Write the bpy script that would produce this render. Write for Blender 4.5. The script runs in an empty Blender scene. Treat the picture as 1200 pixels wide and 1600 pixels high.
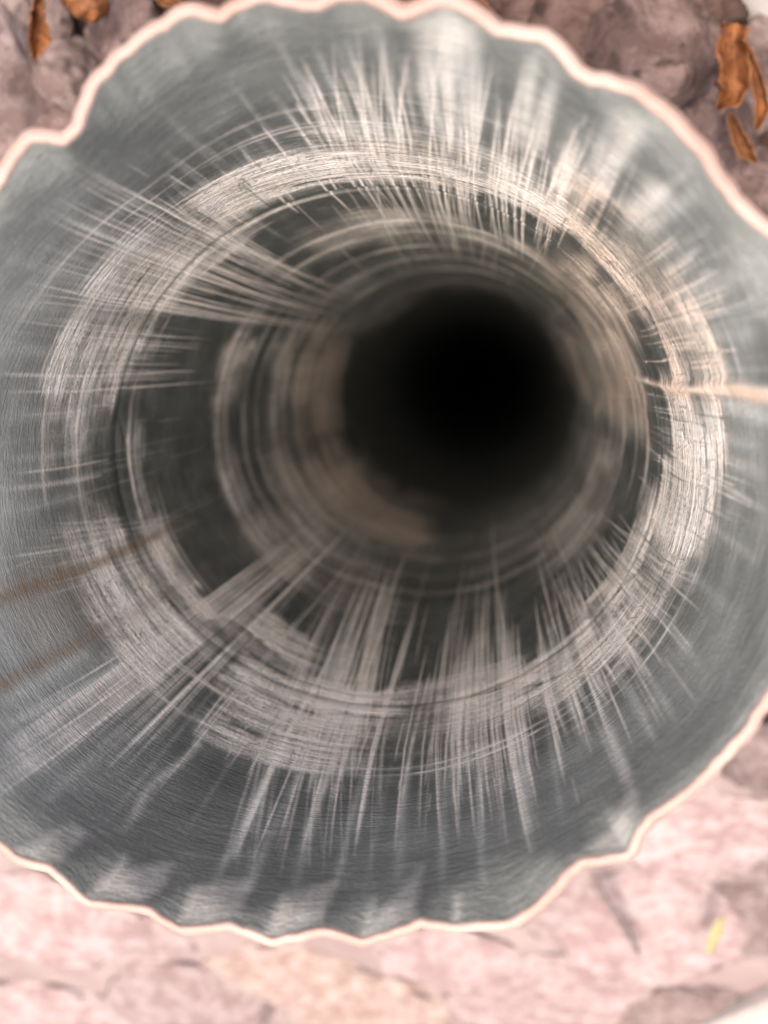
import bpy, math, random
import numpy as np
from mathutils import Matrix, Vector, noise as mnoise

random.seed(7)
rng = np.random.default_rng(11)
scene = bpy.context.scene
col = scene.collection

# ------------------------------------------------------------------ camera
R = 0.06                       # half width of the pipe mouth, metres
F_PX = 1155.0                  # focal length in photo pixels (photo 1200 x 1600)
AXIS_PX = (745.0, 590.0)       # where the pipe's axis vanishes in the photo
H_CAM = 1.437                  # camera height above the rim, in R
Z_RIM = 3.56 * R               # rim height above the ground at the pipe
d = np.array([(AXIS_PX[0] - 600) / F_PX, (800 - AXIS_PX[1]) / F_PX, -1.0]); d /= np.linalg.norm(d)
t = np.array([0, 0, -1.0]); v = np.cross(d, t); c = d @ t
K = np.array([[0, -v[2], v[1]], [v[2], 0, -v[0]], [-v[1], v[0], 0]])
ROT = np.eye(3) + K + K @ K / (1 + c)          # camera space -> world
CAM = np.array([0.3646 * R, 0.2973 * R, Z_RIM + H_CAM * R])

cam_data = bpy.data.cameras.new('camera')
cam = bpy.data.objects.new('camera', cam_data); col.objects.link(cam)
M = Matrix(ROT.tolist()).to_4x4(); M.translation = Vector(CAM.tolist())
cam.matrix_world = M
cam_data.sensor_fit = 'VERTICAL'; cam_data.sensor_height = 36.0
cam_data.lens = F_PX / 1600 * 36.0
cam_data.clip_start = 0.005; cam_data.clip_end = 50
cam_data.dof.use_dof = True
cam_data.dof.focus_distance = 2.15 * R
cam_data.dof.aperture_fstop = cam_data.lens / 1000 / (0.039 * R)
cam_data.dof.aperture_blades = 0
scene.camera = cam

# ------------------------------------------------------------------ light
SUN_ELEV, SUN_AZ = math.radians(76), math.radians(235)   # direction TO the sun, azimuth ccw from +X
world = bpy.data.worlds.new('World'); scene.world = world; world.use_nodes = True
nt = world.node_tree; nt.nodes.clear()
sky = nt.nodes.new('ShaderNodeTexSky'); sky.sky_type = 'NISHITA'; sky.sun_disc = False
sky.sun_elevation = SUN_ELEV; sky.sun_rotation = math.pi / 2 - SUN_AZ
sky.dust_density = 8.0; sky.ozone_density = 0.0; sky.air_density = 0.55
bg = nt.nodes.new('ShaderNodeBackground'); bg.inputs['Strength'].default_value = 0.135
wo = nt.nodes.new('ShaderNodeOutputWorld')
nt.links.new(sky.outputs[0], bg.inputs[0]); nt.links.new(bg.outputs[0], wo.inputs[0])
sun_d = bpy.data.lights.new('sun', 'SUN'); sun_d.energy = 1.0; sun_d.angle = math.radians(55)
sun_d.color = (1.0, 0.9, 0.8)
sun = bpy.data.objects.new('sun', sun_d); col.objects.link(sun)
to_sun = Vector((math.cos(SUN_ELEV) * math.cos(SUN_AZ), math.cos(SUN_ELEV) * math.sin(SUN_AZ), math.sin(SUN_ELEV)))
sun.rotation_euler = to_sun.to_track_quat('Z', 'Y').to_euler()
sun.location = to_sun * 2
scene.view_settings.view_transform = 'Standard'; scene.view_settings.look = 'None'
scene.view_settings.gamma = 1; scene.view_settings.use_curve_mapping = False
scene.view_settings.exposure = 1.6
scene.render.engine = 'CYCLES'
scene.cycles.max_bounces = 5; scene.cycles.diffuse_bounces = 3

# ------------------------------------------------------------------ pixel helpers
def rays(P):
    P = np.asarray(P, float).reshape(-1, 2)
    D = np.stack([(P[:, 0] - 600) / F_PX, (800 - P[:, 1]) / F_PX, -np.ones(len(P))], 1) @ ROT.T
    return D
def project(X):
    L = (X - CAM) @ ROT
    return 600 + F_PX * L[..., 0] / -L[..., 2], 800 - F_PX * L[..., 1] / -L[..., 2]
A_AX, B_AX = 1.0, 0.9459       # pipe is slightly oval
WALL = 0.957                   # bore radius over rim ellipse
def px_rim(P):
    D = rays(P); s = (Z_RIM - CAM[2]) / D[:, 2]
    X = CAM + D * s[:, None]
    return np.arctan2(X[:, 1] / B_AX, X[:, 0] / A_AX), np.hypot(X[:, 0] / A_AX, X[:, 1] / B_AX) / R
_VT = np.array([-132, -112, -100, -88, -74.6, -52, -41, -26, 0, 38, 57, 67, 77, 87, 96, 118, 140, 175, 203, 228])
_VR = np.array([1.043, 1.011, .976, .953, .946, .936, .944, .970, .985, .998, .998, 1.000, .989, .993, .990, .885, .90, .98, 1.03, 1.043])
_ft = np.arange(-132, 228, 0.5); _k = np.exp(-0.5 * (np.arange(-16, 17) * 0.5 / 2.5) ** 2); _k /= _k.sum()
_fr = np.interp(_ft, _VT, _VR); _fr = np.convolve(np.r_[_fr[-16:], _fr, _fr[:16]], _k, 'valid')
def wall_rho(th, q):
    """the bore without flutes: slightly out of round at the mouth, true further down"""
    w0 = np.interp(np.mod(np.degrees(th) + 132, 360) - 132, np.r_[_ft, 228], np.r_[_fr, _fr[0]])
    k = np.clip(q / 0.9, 0, 1); k = k * k * (3 - 2 * k)
    return w0 * (1 - k) + WALL * k
def bend(q):
    """the pipe leans a little below the first ring, in R"""
    k = np.maximum(0, np.minimum(q, 9.0) - 0.8)
    return 0.050 * k, 0.034 * k
def px_wall(P):
    """photo pixel -> (theta, depth/R) on the bore"""
    D = rays(P); w = np.full(len(D), WALL); q = np.zeros(len(D))
    for _ in range(14):
        bx, by = bend(q); bx, by = bx * R, by * R
        a, b = A_AX * w * R, B_AX * w * R
        ox, oy = (CAM[0] - bx) / a, (CAM[1] - by) / b; dx, dy = D[:, 0] / a, D[:, 1] / b
        qa = dx * dx + dy * dy; qb = ox * dx + oy * dy; qc = ox * ox + oy * oy - 1
        s = (-qb + np.sqrt(qb * qb - qa * qc)) / qa
        X = CAM + D * s[:, None]
        th, q = np.arctan2((X[:, 1] - by) / b, (X[:, 0] - bx) / a), 0.5 * q + 0.5 * (Z_RIM - X[:, 2]) / R
        w = 0.5 * w + 0.5 * wall_rho(th, q)
    return th, q
SLOPE = 0.40
def px_ground(x, y, lift=0.0):
    D = rays([(x, y)])[0]
    # z = SLOPE*y + lift
    s = (SLOPE * CAM[1] + lift - CAM[2]) / (D[2] - SLOPE * D[1])
    X = CAM + D * s
    return X, s * 1.0

# ------------------------------------------------------------------ object helpers
def tag(o, label=None, cat=None, group=None, kind=None):
    if label: o['label'] = label
    if cat: o['category'] = cat
    if group: o['group'] = group
    if kind: o['kind'] = kind
    return o
def grid_faces(nr, nc, wrap):
    i = np.arange(nr - 1)[:, None]; j = np.arange(nc if wrap else nc - 1)[None, :]
    j2 = (j + 1) % nc
    return np.stack([i * nc + j, i * nc + j2, (i + 1) * nc + j2, (i + 1) * nc + j], -1).reshape(-1, 4)
def mesh_obj(name, verts, faces, mat, parent=None, smooth=True):
    me = bpy.data.meshes.new(name)
    verts = np.asarray(verts, np.float32).reshape(-1, 3); faces = np.asarray(faces, np.int32)
    k = faces.shape[1]
    me.vertices.add(len(verts)); me.vertices.foreach_set('co', verts.ravel())
    me.loops.add(faces.size); me.loops.foreach_set('vertex_index', faces.ravel())
    me.polygons.add(len(faces)); me.polygons.foreach_set('loop_start', np.arange(0, faces.size, k, dtype=np.int32))
    me.update(calc_edges=True)
    if smooth: me.polygons.foreach_set('use_smooth', np.ones(len(faces), bool))
    me.validate()
    me.materials.append(mat)
    o = bpy.data.objects.new(name, me); col.objects.link(o)
    if parent: o.parent = parent
    return o
def empty(name, loc=(0, 0, 0)):
    o = bpy.data.objects.new(name, None); col.objects.link(o); o.location = loc; o.empty_display_size = 0.02
    return o

# ------------------------------------------------------------------ node helpers
class NT:
    def __init__(s, name):
        s.mat = bpy.data.materials.new(name); s.mat.use_nodes = True
        s.t = s.mat.node_tree; s.t.nodes.clear()
        s.out = s.n('ShaderNodeOutputMaterial'); s.b = s.n('ShaderNodeBsdfPrincipled')
        s.l(s.b.outputs[0], s.out.inputs[0])
    def n(s, kind, **kw):
        x = s.t.nodes.new(kind)
        for k, v in kw.items(): setattr(x, k, v)
        return x
    def l(s, a, b): s.t.links.new(a, b)
    def setin(s, sock, v):
        if hasattr(v, 'links') or hasattr(v, 'is_linked'): s.l(v, sock)
        else: sock.default_value = v
    def coord(s, scale=(1, 1, 1), kind='Object'):
        tc = s.n('ShaderNodeTexCoord'); mp = s.n('ShaderNodeMapping'); mp.inputs['Scale'].default_value = scale
        s.l(tc.outputs[kind], mp.inputs['Vector']); return mp.outputs[0]
    def noise(s, vec, scale=1, detail=4, rough=0.55, dist=0.0):
        x = s.n('ShaderNodeTexNoise'); s.l(vec, x.inputs['Vector'])
        x.inputs['Scale'].default_value = scale; x.inputs['Detail'].default_value = detail
        x.inputs['Roughness'].default_value = rough; x.inputs['Distortion'].default_value = dist
        return x.outputs[0]
    def math(s, op, a, b=None, c=None, clamp=False):
        x = s.n('ShaderNodeMath', operation=op, use_clamp=clamp)
        for i, v in enumerate((a, b, c)):
            if v is not None: s.setin(x.inputs[i], v)
        return x.outputs[0]
    def ramp(s, val, lo, hi, a=0.0, b=1.0):
        x = s.n('ShaderNodeMapRange', interpolation_type='SMOOTHSTEP')
        s.setin(x.inputs[0], val)
        for i, v in zip((1, 2, 3, 4), (lo, hi, a, b)): x.inputs[i].default_value = v
        return x.outputs[0]
    def mix(s, fac, a, b, mode='MIX'):
        x = s.n('ShaderNodeMix', data_type='RGBA', blend_type=mode)
        s.setin(x.inputs[0], fac)
        for sock, v in ((x.inputs[6], a), (x.inputs[7], b)):
            if isinstance(v, (tuple, list)): sock.default_value = (*v[:3], 1)
            else: s.l(v, sock)
        return x.outputs[2]
    def attr(s, name):
        x = s.n('ShaderNodeAttribute', attribute_name=name); return x.outputs['Fac']
    def bump(s, h, strength, dist, prev=None):
        x = s.n('ShaderNodeBump'); x.inputs['Strength'].default_value = strength; x.inputs['Distance'].default_value = dist
        s.l(h, x.inputs['Height'])
        if prev is not None: s.l(prev, x.inputs['Normal'])
        return x.outputs[0]
    def fin(s, base, rough=0.6, normal=None, spec=0.5):
        for k, v in (('Base Color', base), ('Roughness', rough)):
            if isinstance(v, (tuple, list)): s.b.inputs[k].default_value = (*v[:3], 1)
            else: s.setin(s.b.inputs[k], v)
        s.b.inputs['Specular IOR Level'].default_value = spec
        if normal is not None: s.l(normal, s.b.inputs['Normal'])
        return s.mat

def mat_bore():
    m = NT('scuffed_grey_bore')
    dep, stain = m.attr('deposit'), m.attr('stain')
    k = 1 / R
    ring = m.noise(m.coord((7 * k, 7 * k, 75 * k)), 1, 3, 0.7)             # turned, circumferential grain
    ringf = m.noise(m.coord((26 * k, 26 * k, 170 * k)), 1, 2, 0.65)
    mott = m.noise(m.coord((7 * k, 7 * k, 7 * k)), 1, 4, 0.6)
    grain = m.noise(m.coord((85 * k, 85 * k, 110 * k)), 1, 2, 0.6)
    tex = m.math('ADD', m.math('MULTIPLY', ring, 0.7), m.math('MULTIPLY', ringf, 0.5))
    tex = m.math('ADD', tex, m.math('MULTIPLY', grain, 0.5))                # mean ~0.85
    gate = m.ramp(tex, 0.66, 1.0, 0.55, 1.55)
    f = m.math('MULTIPLY', dep, gate, clamp=True)
    fleck = m.ramp(grain, 0.30, 0.40, 0.35, 1.0)                            # chips back to the dark wall
    f = m.math('MULTIPLY', f, fleck)
    scuff = m.math('MULTIPLY', m.ramp(tex, 0.84, 1.04), m.ramp(mott, 0.35, 0.75, 0.02, 0.12))
    f = m.math('MAXIMUM', f, scuff)
    sc_ = m.math('MULTIPLY', m.attr('scratch'), m.ramp(tex, 0.6, 1.0, 0.72, 1.12), clamp=True)
    f = m.math('SUBTRACT', 1.0, m.math('MULTIPLY', m.math('SUBTRACT', 1.0, f), m.math('SUBTRACT', 1.0, sc_)), clamp=True)
    fl = m.math('MULTIPLY', m.attr('film_sheen'), m.ramp(tex, 0.6, 1.05, 0.85, 1.12), clamp=True)
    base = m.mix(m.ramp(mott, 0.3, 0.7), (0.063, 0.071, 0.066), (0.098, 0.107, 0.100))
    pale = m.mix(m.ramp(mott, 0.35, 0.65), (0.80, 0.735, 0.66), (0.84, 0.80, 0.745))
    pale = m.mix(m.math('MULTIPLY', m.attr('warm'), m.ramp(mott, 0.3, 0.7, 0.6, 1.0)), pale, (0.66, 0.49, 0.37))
    base = m.mix(fl, base, (0.63, 0.65, 0.61))                             # milky tone: thin deposit and painted sky sheen
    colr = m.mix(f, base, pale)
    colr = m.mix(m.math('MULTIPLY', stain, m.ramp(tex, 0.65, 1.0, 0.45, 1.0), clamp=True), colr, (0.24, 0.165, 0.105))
    rough = m.ramp(f, 0.0, 0.8, 0.46, 0.78)
    h = m.math('ADD', m.math('MULTIPLY', tex, 0.5), m.math('MULTIPLY', dep, 0.6))
    nrm = m.bump(h, 0.55, 0.001)
    return m.fin(colr, rough, nrm, 0.45)
def mat_rim():
    m = NT('chalky_white_plastic')
    k = 1 / R
    mott = m.noise(m.coord((5 * k, 5 * k, 5 * k)), 1, 5, 0.6)
    fine = m.noise(m.coord((45 * k, 45 * k, 12 * k)), 1, 4, 0.6)
    colr = m.mix(m.ramp(mott, 0.35, 0.7), (0.27, 0.183, 0.152), (0.34, 0.255, 0.22))
    colr = m.mix(m.ramp(fine, 0.58, 0.8, 0, 0.25), colr, (0.30, 0.22, 0.175))
    s = m.fin(colr, 0.5, m.bump(fine, 0.25, 0.0006), 0.4)
    m.b.inputs['Subsurface Weight'].default_value = 0.15
    m.b.inputs['Subsurface Radius'].default_value = (1.0, 0.6, 0.4)
    m.b.inputs['Subsurface Scale'].default_value = 0.0015
    return s
def mat_stone(name, a, b, dark, bumpy=1.0):
    m = NT(name)
    oi = m.n('ShaderNodeObjectInfo')
    tc = m.n('ShaderNodeTexCoord'); add = m.n('ShaderNodeVectorMath', operation='ADD')
    sc = m.n('ShaderNodeVectorMath', operation='SCALE'); sc.inputs[3].default_value = 3.0
    cmb = m.n('ShaderNodeCombineXYZ'); m.l(oi.outputs['Random'], cmb.inputs[0]); m.l(oi.outputs['Random'], cmb.inputs[1])
    m.l(cmb.outputs[0], sc.inputs[0]); m.l(tc.outputs['Object'], add.inputs[0]); m.l(sc.outputs[0], add.inputs[1])
    vec = add.outputs[0]
    n1 = m.noise(vec, 60, 6, 0.7, 0.8); n2 = m.noise(vec, 130, 6, 0.72, 0.5); n3 = m.noise(vec, 420, 4, 0.65)
    colr = m.mix(m.ramp(n1, 0.38, 0.62), a, b)
    colr = m.mix(m.ramp(n2, 0.48, 0.66, 0, 0.85), colr, dark)
    colr = m.mix(m.ramp(n3, 0.58, 0.75, 0, 0.5), colr, tuple(min(1, x * 1.25) for x in b))
    hsv = m.n('ShaderNodeHueSaturation'); m.l(colr, hsv.inputs['Color'])
    m.l(m.ramp(oi.outputs['Random'], 0, 1, 0.86, 1.12), hsv.inputs['Value'])
    h = m.math('ADD', n2, m.math('MULTIPLY', n3, 0.4))
    return m.fin(hsv.outputs[0], 0.85, m.bump(h, 0.8 * bumpy, 0.005), 0.25)
def mat_ground():
    m = NT('grit_and_soil')
    vec = m.coord()
    n1 = m.noise(vec, 30, 6, 0.6, 0.5); n2 = m.noise(vec, 220, 5, 0.65); n3 = m.noise(vec, 9, 3, 0.5)
    pale = m.mix(m.ramp(n1, 0.35, 0.65), (0.20, 0.148, 0.142), (0.24, 0.19, 0.176))
    soil = m.mix(m.ramp(n1, 0.3, 0.7), (0.028, 0.015, 0.012), (0.06, 0.033, 0.025))
    soil = m.mix(m.ramp(n2, 0.55, 0.72, 0, 0.6), soil, (0.11, 0.08, 0.072))
    sep = m.n('ShaderNodeSeparateXYZ'); m.l(vec, sep.inputs[0])
    edge = m.math('ADD', sep.outputs['Y'], m.math('MULTIPLY', m.math('SUBTRACT', n3, 0.5), 0.16))
    where = m.ramp(edge, -0.07, 0.05)           # grit downslope, leaf mould upslope, sun and shade painted into both
    colr = m.mix(where, pale, soil)
    h = m.math('ADD', n1, m.math('MULTIPLY', n2, 0.6))
    return m.fin(colr, 0.9, m.bump(h, 0.7, 0.004), 0.2)
def mat_leaf(name, a, b, vein):
    m = NT(name)
    vec = m.coord()
    n1 = m.noise(vec, 90, 5, 0.6, 0.4); n2 = m.noise(vec, 500, 4, 0.6)
    colr = m.mix(m.ramp(n1, 0.3, 0.7), a, b)
    colr = m.mix(m.ramp(n2, 0.50, 0.66, 0, 0.8), colr, vein)
    return m.fin(colr, 0.6, m.bump(m.math('ADD', n1, n2), 0.5, 0.001), 0.35)

BORE, RIM = mat_bore(), mat_rim()
def white(name, lo, hi):
    mt = mat_rim(); mt.name = name
    for n_ in mt.node_tree.nodes:
        if n_.type == 'MIX':
            for k_, c_ in ((6, lo), (7, hi)):
                if not n_.inputs[k_].is_linked: n_.inputs[k_].default_value = (*c_, 1)
    return mt
WHITE = white('clean_white_plastic', (0.82, 0.76, 0.70), (0.86, 0.83, 0.79))
CREAM = white('dull_white_plastic', (0.46, 0.42, 0.38), (0.55, 0.51, 0.47))  # rim plastic in a middle tone
STONE = {  # upslope tones darkened for shade, downslope tones paled for sun
    'mauve': mat_stone('mauve_stone', (0.085, 0.055, 0.050), (0.185, 0.130, 0.119), (0.034, 0.020, 0.017)),
    'brown': mat_stone('brown_stone', (0.058, 0.033, 0.027), (0.12, 0.076, 0.065), (0.022, 0.012, 0.010)),
    'grey': mat_stone('grey_stone', (0.115, 0.080, 0.073), (0.24, 0.183, 0.17), (0.04, 0.026, 0.023)),
    'pink': mat_stone('pink_stone', (0.19, 0.130, 0.125), (0.285, 0.232, 0.226), (0.16, 0.105, 0.098), 0.4),
    'peach': mat_stone('peach_stone', (0.195, 0.133, 0.114), (0.285, 0.234, 0.208), (0.16, 0.105, 0.085), 0.4),
    'rose': mat_stone('rose_stone', (0.135, 0.094, 0.088), (0.225, 0.178, 0.171), (0.095, 0.063, 0.057), 0.6),
}
GROUND = mat_ground()

# ------------------------------------------------------------------ ground, one sheet with the pipe's bore left open
def rim_profile():
    pts = [(0,300),(50,225),(110,235),(132,220),(148,145),(160,128),(250,47),(300,27),(346,38),(399,6),(425,4),(475,26),(536,3),(568,2),(623,41),(682,15),(711,15),(770,61),(845,65),(894,126),(920,140),(970,140),(1080,235),(1130,320),(1195,370),
        (1200,1070),(1140,1155),(1075,1225),(1007,1270),(995,1290),(978,1329),(897,1340),(850,1395),(800,1435),(710,1445),(655,1430),(600,1455),(565,1465),(500,1442),(425,1465),(360,1435),(280,1447),(225,1410),(140,1407),(80,1350),(25,1337),(0,1312)]
    th, rho = px_rim(pts)
    th = np.degrees(th)
    TH, RH = list(th), list(rho)
    def fill(a0, r0, a1, r1, n):           # flutes outside the frame, same pitch
        for i in range(1, n):
            f = i / n
            TH.append(a0 + (a1 - a0) * f); RH.append(r0 + (r1 - r0) * f + (0.028 if i % 2 else -0.028))
    aR1, aR0 = th[24], th[25]              # right side gap (upper, lower)
    fill(aR0, rho[25], aR1, rho[24], 8)
    aL0, aL1 = th[46], th[0]
    if aL0 < 0: aL0 += 360
    fill(aL1, rho[0], aL0, rho[46], 12)
    TH = np.mod(np.array(TH), 360); RH = np.array(RH); o = np.argsort(TH); TH, RH = TH[o], RH[o]
    x = np.r_[TH[-8:] - 360, TH, TH[:8] + 360]; y = np.r_[RH[-8:], RH, RH[:8]]
    fine = np.arange(0, 360, 0.125)
    r = np.interp(fine, x, y)
    r = r + 0.003 * np.interp(fine, np.arange(0, 361, 1.5), np.random.default_rng(3).normal(size=241))
    k = np.exp(-0.5 * (np.arange(-16, 17) * 0.125 / 0.26) ** 2); k /= k.sum()
    r = np.convolve(np.r_[r[-16:], r, r[:16]], k, 'valid')
    return fine, r
_FT, _FR = rim_profile()
def rho_rim(th): return np.interp(np.mod(np.degrees(th), 360), np.r_[_FT, 360], np.r_[_FR, _FR[0]])
def soft(x): return 0.5 * (x + np.sqrt(x * x + 0.0004))
FLUTE_SLOPE = 0.55
def rho_in(th, q):
    W = wall_rho(th, q)
    return W + soft(rho_rim(th) - wall_rho(th, 0 * q) - FLUTE_SLOPE * np.maximum(q - 0.006, 0))
def ground_z(x, y):
    k = np.clip((-0.06 - y) / 0.06, 0, 1)          # grit fills the gaps downslope
    return SLOPE * y + 0.0055 * k

def build_ground():
    nth = 240
    rr = np.r_[1.0, np.geomspace(1.06, 60, 90)] * R
    hx, hy = bend(Z_RIM / R)
    th = np.arange(nth) * 2 * math.pi / nth
    X = rr[:, None] * np.cos(th)[None] * A_AX + hx * R; Y = rr[:, None] * np.sin(th)[None] * B_AX + hy * R
    Z = ground_z(X, Y)
    n = np.array([[mnoise.fractal(Vector((x * 22, y * 22, 3.1)), 0.9, 2.0, 4) for x, y in zip(a, b)] for a, b in zip(X, Y)])
    Z = Z + np.clip(n, -1.5, 1.5) * 0.0045 * np.clip((rr[:, None] / R - 1) * 2, 0, 1) - 0.004
    o = mesh_obj('ground', np.stack([X, Y, Z], -1), grid_faces(len(rr), nth, True), GROUND)
    tag(o, 'sloping ground of pink grit and brown leaf mould', None, None, 'structure')
build_ground()

# ------------------------------------------------------------------ the pipe in the foreground
NT_, NQ = 2160, 440
def vnoise(nu, nv, oct=3, seed=0, gain=0.55):
    """value noise on the bore grid, periodic round the pipe; nu cells round, nv cells down"""
    g = np.random.default_rng(seed); out = 0; amp = 1; tot = 0
    u = np.arange(NT_) / NT_; w = np.linspace(0, 1, NQ)
    for o in range(oct):
        cu, cv = nu * 2 ** o, nv * 2 ** o
        L = g.random((cv + 2, cu))
        a = u * cu; i0 = np.floor(a).astype(int); fa = a - i0; fa = fa * fa * (3 - 2 * fa)
        b = w * cv; j0 = np.floor(b).astype(int); fb = b - j0; fb = fb * fb * (3 - 2 * fb)
        i1 = (i0 + 1) % cu; i0 = i0 % cu
        r0 = L[:, i0] * (1 - fa) + L[:, i1] * fa
        out = out + amp * (r0[j0] * (1 - fb)[:, None] + r0[j0 + 1] * fb[:, None]); tot += amp; amp *= gain
    return out / tot
def sstep(x, a, b):
    t_ = np.clip((x - a) / (b - a), 0, 1); return t_ * t_ * (3 - 2 * t_)

def build_pipe():
    root = empty('fluted_pipe', (0, 0, 0))
    tag(root, 'upright pipe seen into its scuffed dark grey bore, wavy white rim', 'pipe', 'fluted pipes among the stones')
    th = -math.pi + np.arange(NT_) * 2 * math.pi / NT_
    inv = np.linspace(1 / (H_CAM + 0.006), 1 / (H_CAM + 8.0), NQ)     # even steps as the eye sees them
    q = 1 / inv - H_CAM
    TH, Q = np.meshgrid(th, q)
    RHO = rho_in(TH, Q)
    # relief of the bore: shallow turned groove, bulged seam on the right
    gq = float(px_wall([(185, 650)])[1][0])
    RHO = RHO + 0.007 * np.exp(-((Q - gq) / 0.018) ** 2) - 0.004 * np.exp(-((Q - gq + 0.06) / 0.03) ** 2)
    ts = float(px_wall([(1100, 602)])[0][0])
    dth = np.angle(np.exp(1j * (TH - ts)))
    RHO = RHO - 0.008 * np.exp(-(dth / 0.016) ** 2) * (1 - sstep(Q, 1.3, 2.2))
    RHO = RHO + (vnoise(14, 9, 3, 5) - 0.5) * 0.010 * sstep(Q, 0.05, 0.4)
    X = np.stack([RHO * A_AX * R * np.cos(TH) + bend(Q)[0] * R, RHO * B_AX * R * np.sin(TH) + bend(Q)[1] * R, Z_RIM - Q * R], -1)

    # ---- wear: pale scraped deposit, brown stain; also painted sheen, pale patches
    pxr = np.hypot(np.cos(TH), np.sin(TH)) * F_PX / (H_CAM + Q)        # apparent radius, px per radian
    dep = np.zeros_like(Q); stain = np.zeros_like(Q); warm = np.zeros_like(Q); film_sheen = np.zeros_like(Q); scr = np.zeros_like(Q)
    circ = vnoise(13, 60, 4, 21, 0.75)      # streaks running round
    circ2 = vnoise(60, 180, 3, 22, 0.75)
    axn = vnoise(260, 5, 3, 23, 0.7)        # streaks running down
    axn2 = vnoise(420, 10, 2, 24, 0.7)
    blot = vnoise(26, 16, 4, 25, 0.6)
    blot2 = vnoise(9, 4, 4, 31, 0.65)
    circL = vnoise(5, 150, 2, 26, 0.8)      # long fine rings
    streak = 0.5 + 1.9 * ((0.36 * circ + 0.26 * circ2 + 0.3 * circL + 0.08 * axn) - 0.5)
    def span(a, b):                                       # signed short arc
        return math.atan2(math.sin(b - a), math.cos(b - a))
    def patch(pa, pb, qo, qi, amt, soft_px=14, rag=0.5, target=None):
        """deposit on theta from pixel pa to pb, depth from pixel qo to qi"""
        nonlocal dep, stain, warm, film_sheen, scr
        ta, tb = px_wall([pa])[0][0], px_wall([pb])[0][0]
        mid = ta + span(ta, tb) / 2; half = abs(span(ta, tb)) / 2
        s0 = 1 / (H_CAM + px_wall([qo])[1][0]); s1 = 1 / (H_CAM + px_wall([qi])[1][0])
        if s0 < s1: s0, s1 = s1, s0
        S = 1 / (H_CAM + Q)
        jit = (blot - 0.5) * 2 * rag
        dt_ = (half - np.abs(np.angle(np.exp(1j * (TH - mid))))) * pxr + jit * 60 + (circL - 0.5) * 50 * rag
        wob_ = jit * 22 + (blot2 - 0.5) * 60 * rag + (circL - 0.5) * 14 * rag + (axn - 0.5) * 12 * rag
        m = sstep(dt_, -soft_px * 2.2, soft_px * 2.2)
        m = m * sstep((s0 - S) * F_PX + wob_, -soft_px * 1.6, soft_px * 1.6) * sstep((S - s1) * F_PX + wob_ * .6, -soft_px * .6, soft_px * .6)
        if target in ('warm', 'film_sheen'): m = m * amt
        else: m = m * np.clip(0.70 + 1.5 * (streak - 0.5) * min(1, 1.6 * rag), 0, 1.2) * amt
        if target == 'stain': stain = np.maximum(stain, m)
        elif target == 'warm': warm = np.maximum(warm, m)
        elif target == 'film_sheen': film_sheen = 1 - (1 - film_sheen) * (1 - np.clip(m, 0, 1))
        elif target == 'cut':
            cm = 1 - np.clip(m * 1.25, 0, 1); dep = dep * cm; scr = scr * (0.35 + 0.65 * cm); film_sheen = film_sheen * cm
        else: dep = 1 - (1 - dep) * (1 - np.clip(m, 0, 1))
    def line(p0, p1, w=2.2, amt=0.8, broken=0.5, wob=0.0, to=None):
        D_ = (scr if amt > 0 else dep) if to is None else to
        (t0, t1), (q0, q1) = px_wall([p0, p1])
        q0 = min(max(q0, 0.02), 5); q1 = min(max(q1, 0.02), 7)
        if q1 < q0: t0, t1, q0, q1 = t1, t0, q1, q0
        rows = np.where((q >= q0) & (q <= q1))[0]
        if not len(rows): return
        s = (1 / (H_CAM + q[rows]) - 1 / (H_CAM + q0)) / (1 / (H_CAM + q1) - 1 / (H_CAM + q0) + 1e-9)
        tc = t0 + span(t0, t1) * s + wob * np.sin(s * 9 + t0 * 50)
        sig = np.maximum((w * 0.46) / 430.0, 0.85 * 2 * math.pi / NT_) + 0 * q[rows]
        j0 = np.round((tc + math.pi) / (2 * math.pi) * NT_).astype(int)
        K_ = int(np.ceil(sig.max() * 3 / (2 * math.pi) * NT_)) + 1
        off = np.arange(-K_, K_ + 1)
        J = j0[:, None] + off[None]
        tt = -math.pi + J * 2 * math.pi / NT_
        prof = np.exp(-0.5 * ((tt - tc[:, None]) / sig[:, None]) ** 2)
        fade = np.minimum(1, np.minimum(s * 4.0 + 0.10, (1 - s) * 5 + 0.15))
        ph = rng.random() * 50
        br = 1 - broken * (0.5 + 0.5 * np.sin(s * (14 + ph) + ph)) * rng.random()
        val = amt * prof * (fade * br)[:, None]
        Jm = J % NT_
        cur = D_[rows[:, None], Jm]
        D_[rows[:, None], Jm] = 1 - (1 - cur) * (1 - np.clip(val, 0, 1)) if amt > 0 else cur * (1 - np.clip(-val, 0, 1))
    def bundle(o0, o1, i0, i1, n, w=(1.2, 3.5), amt=(0.25, 0.8), trim=0.45):
        """n scratches between an outer edge o0-o1 and an inner edge i0-i1 (pixels)"""
        o0, o1, i0, i1 = map(np.array, (o0, o1, i0, i1))
        for _ in range(n):
            a = rng.random(); po = o0 + (o1 - o0) * a; pi_ = i0 + (i1 - i0) * a
            f0 = rng.random() * trim; f1 = 1 - rng.random() * trim
            line(po + (pi_ - po) * f0, po + (pi_ - po) * f1, rng.uniform(*w), rng.uniform(*amt) * rng.uniform(.5, 1))
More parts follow.
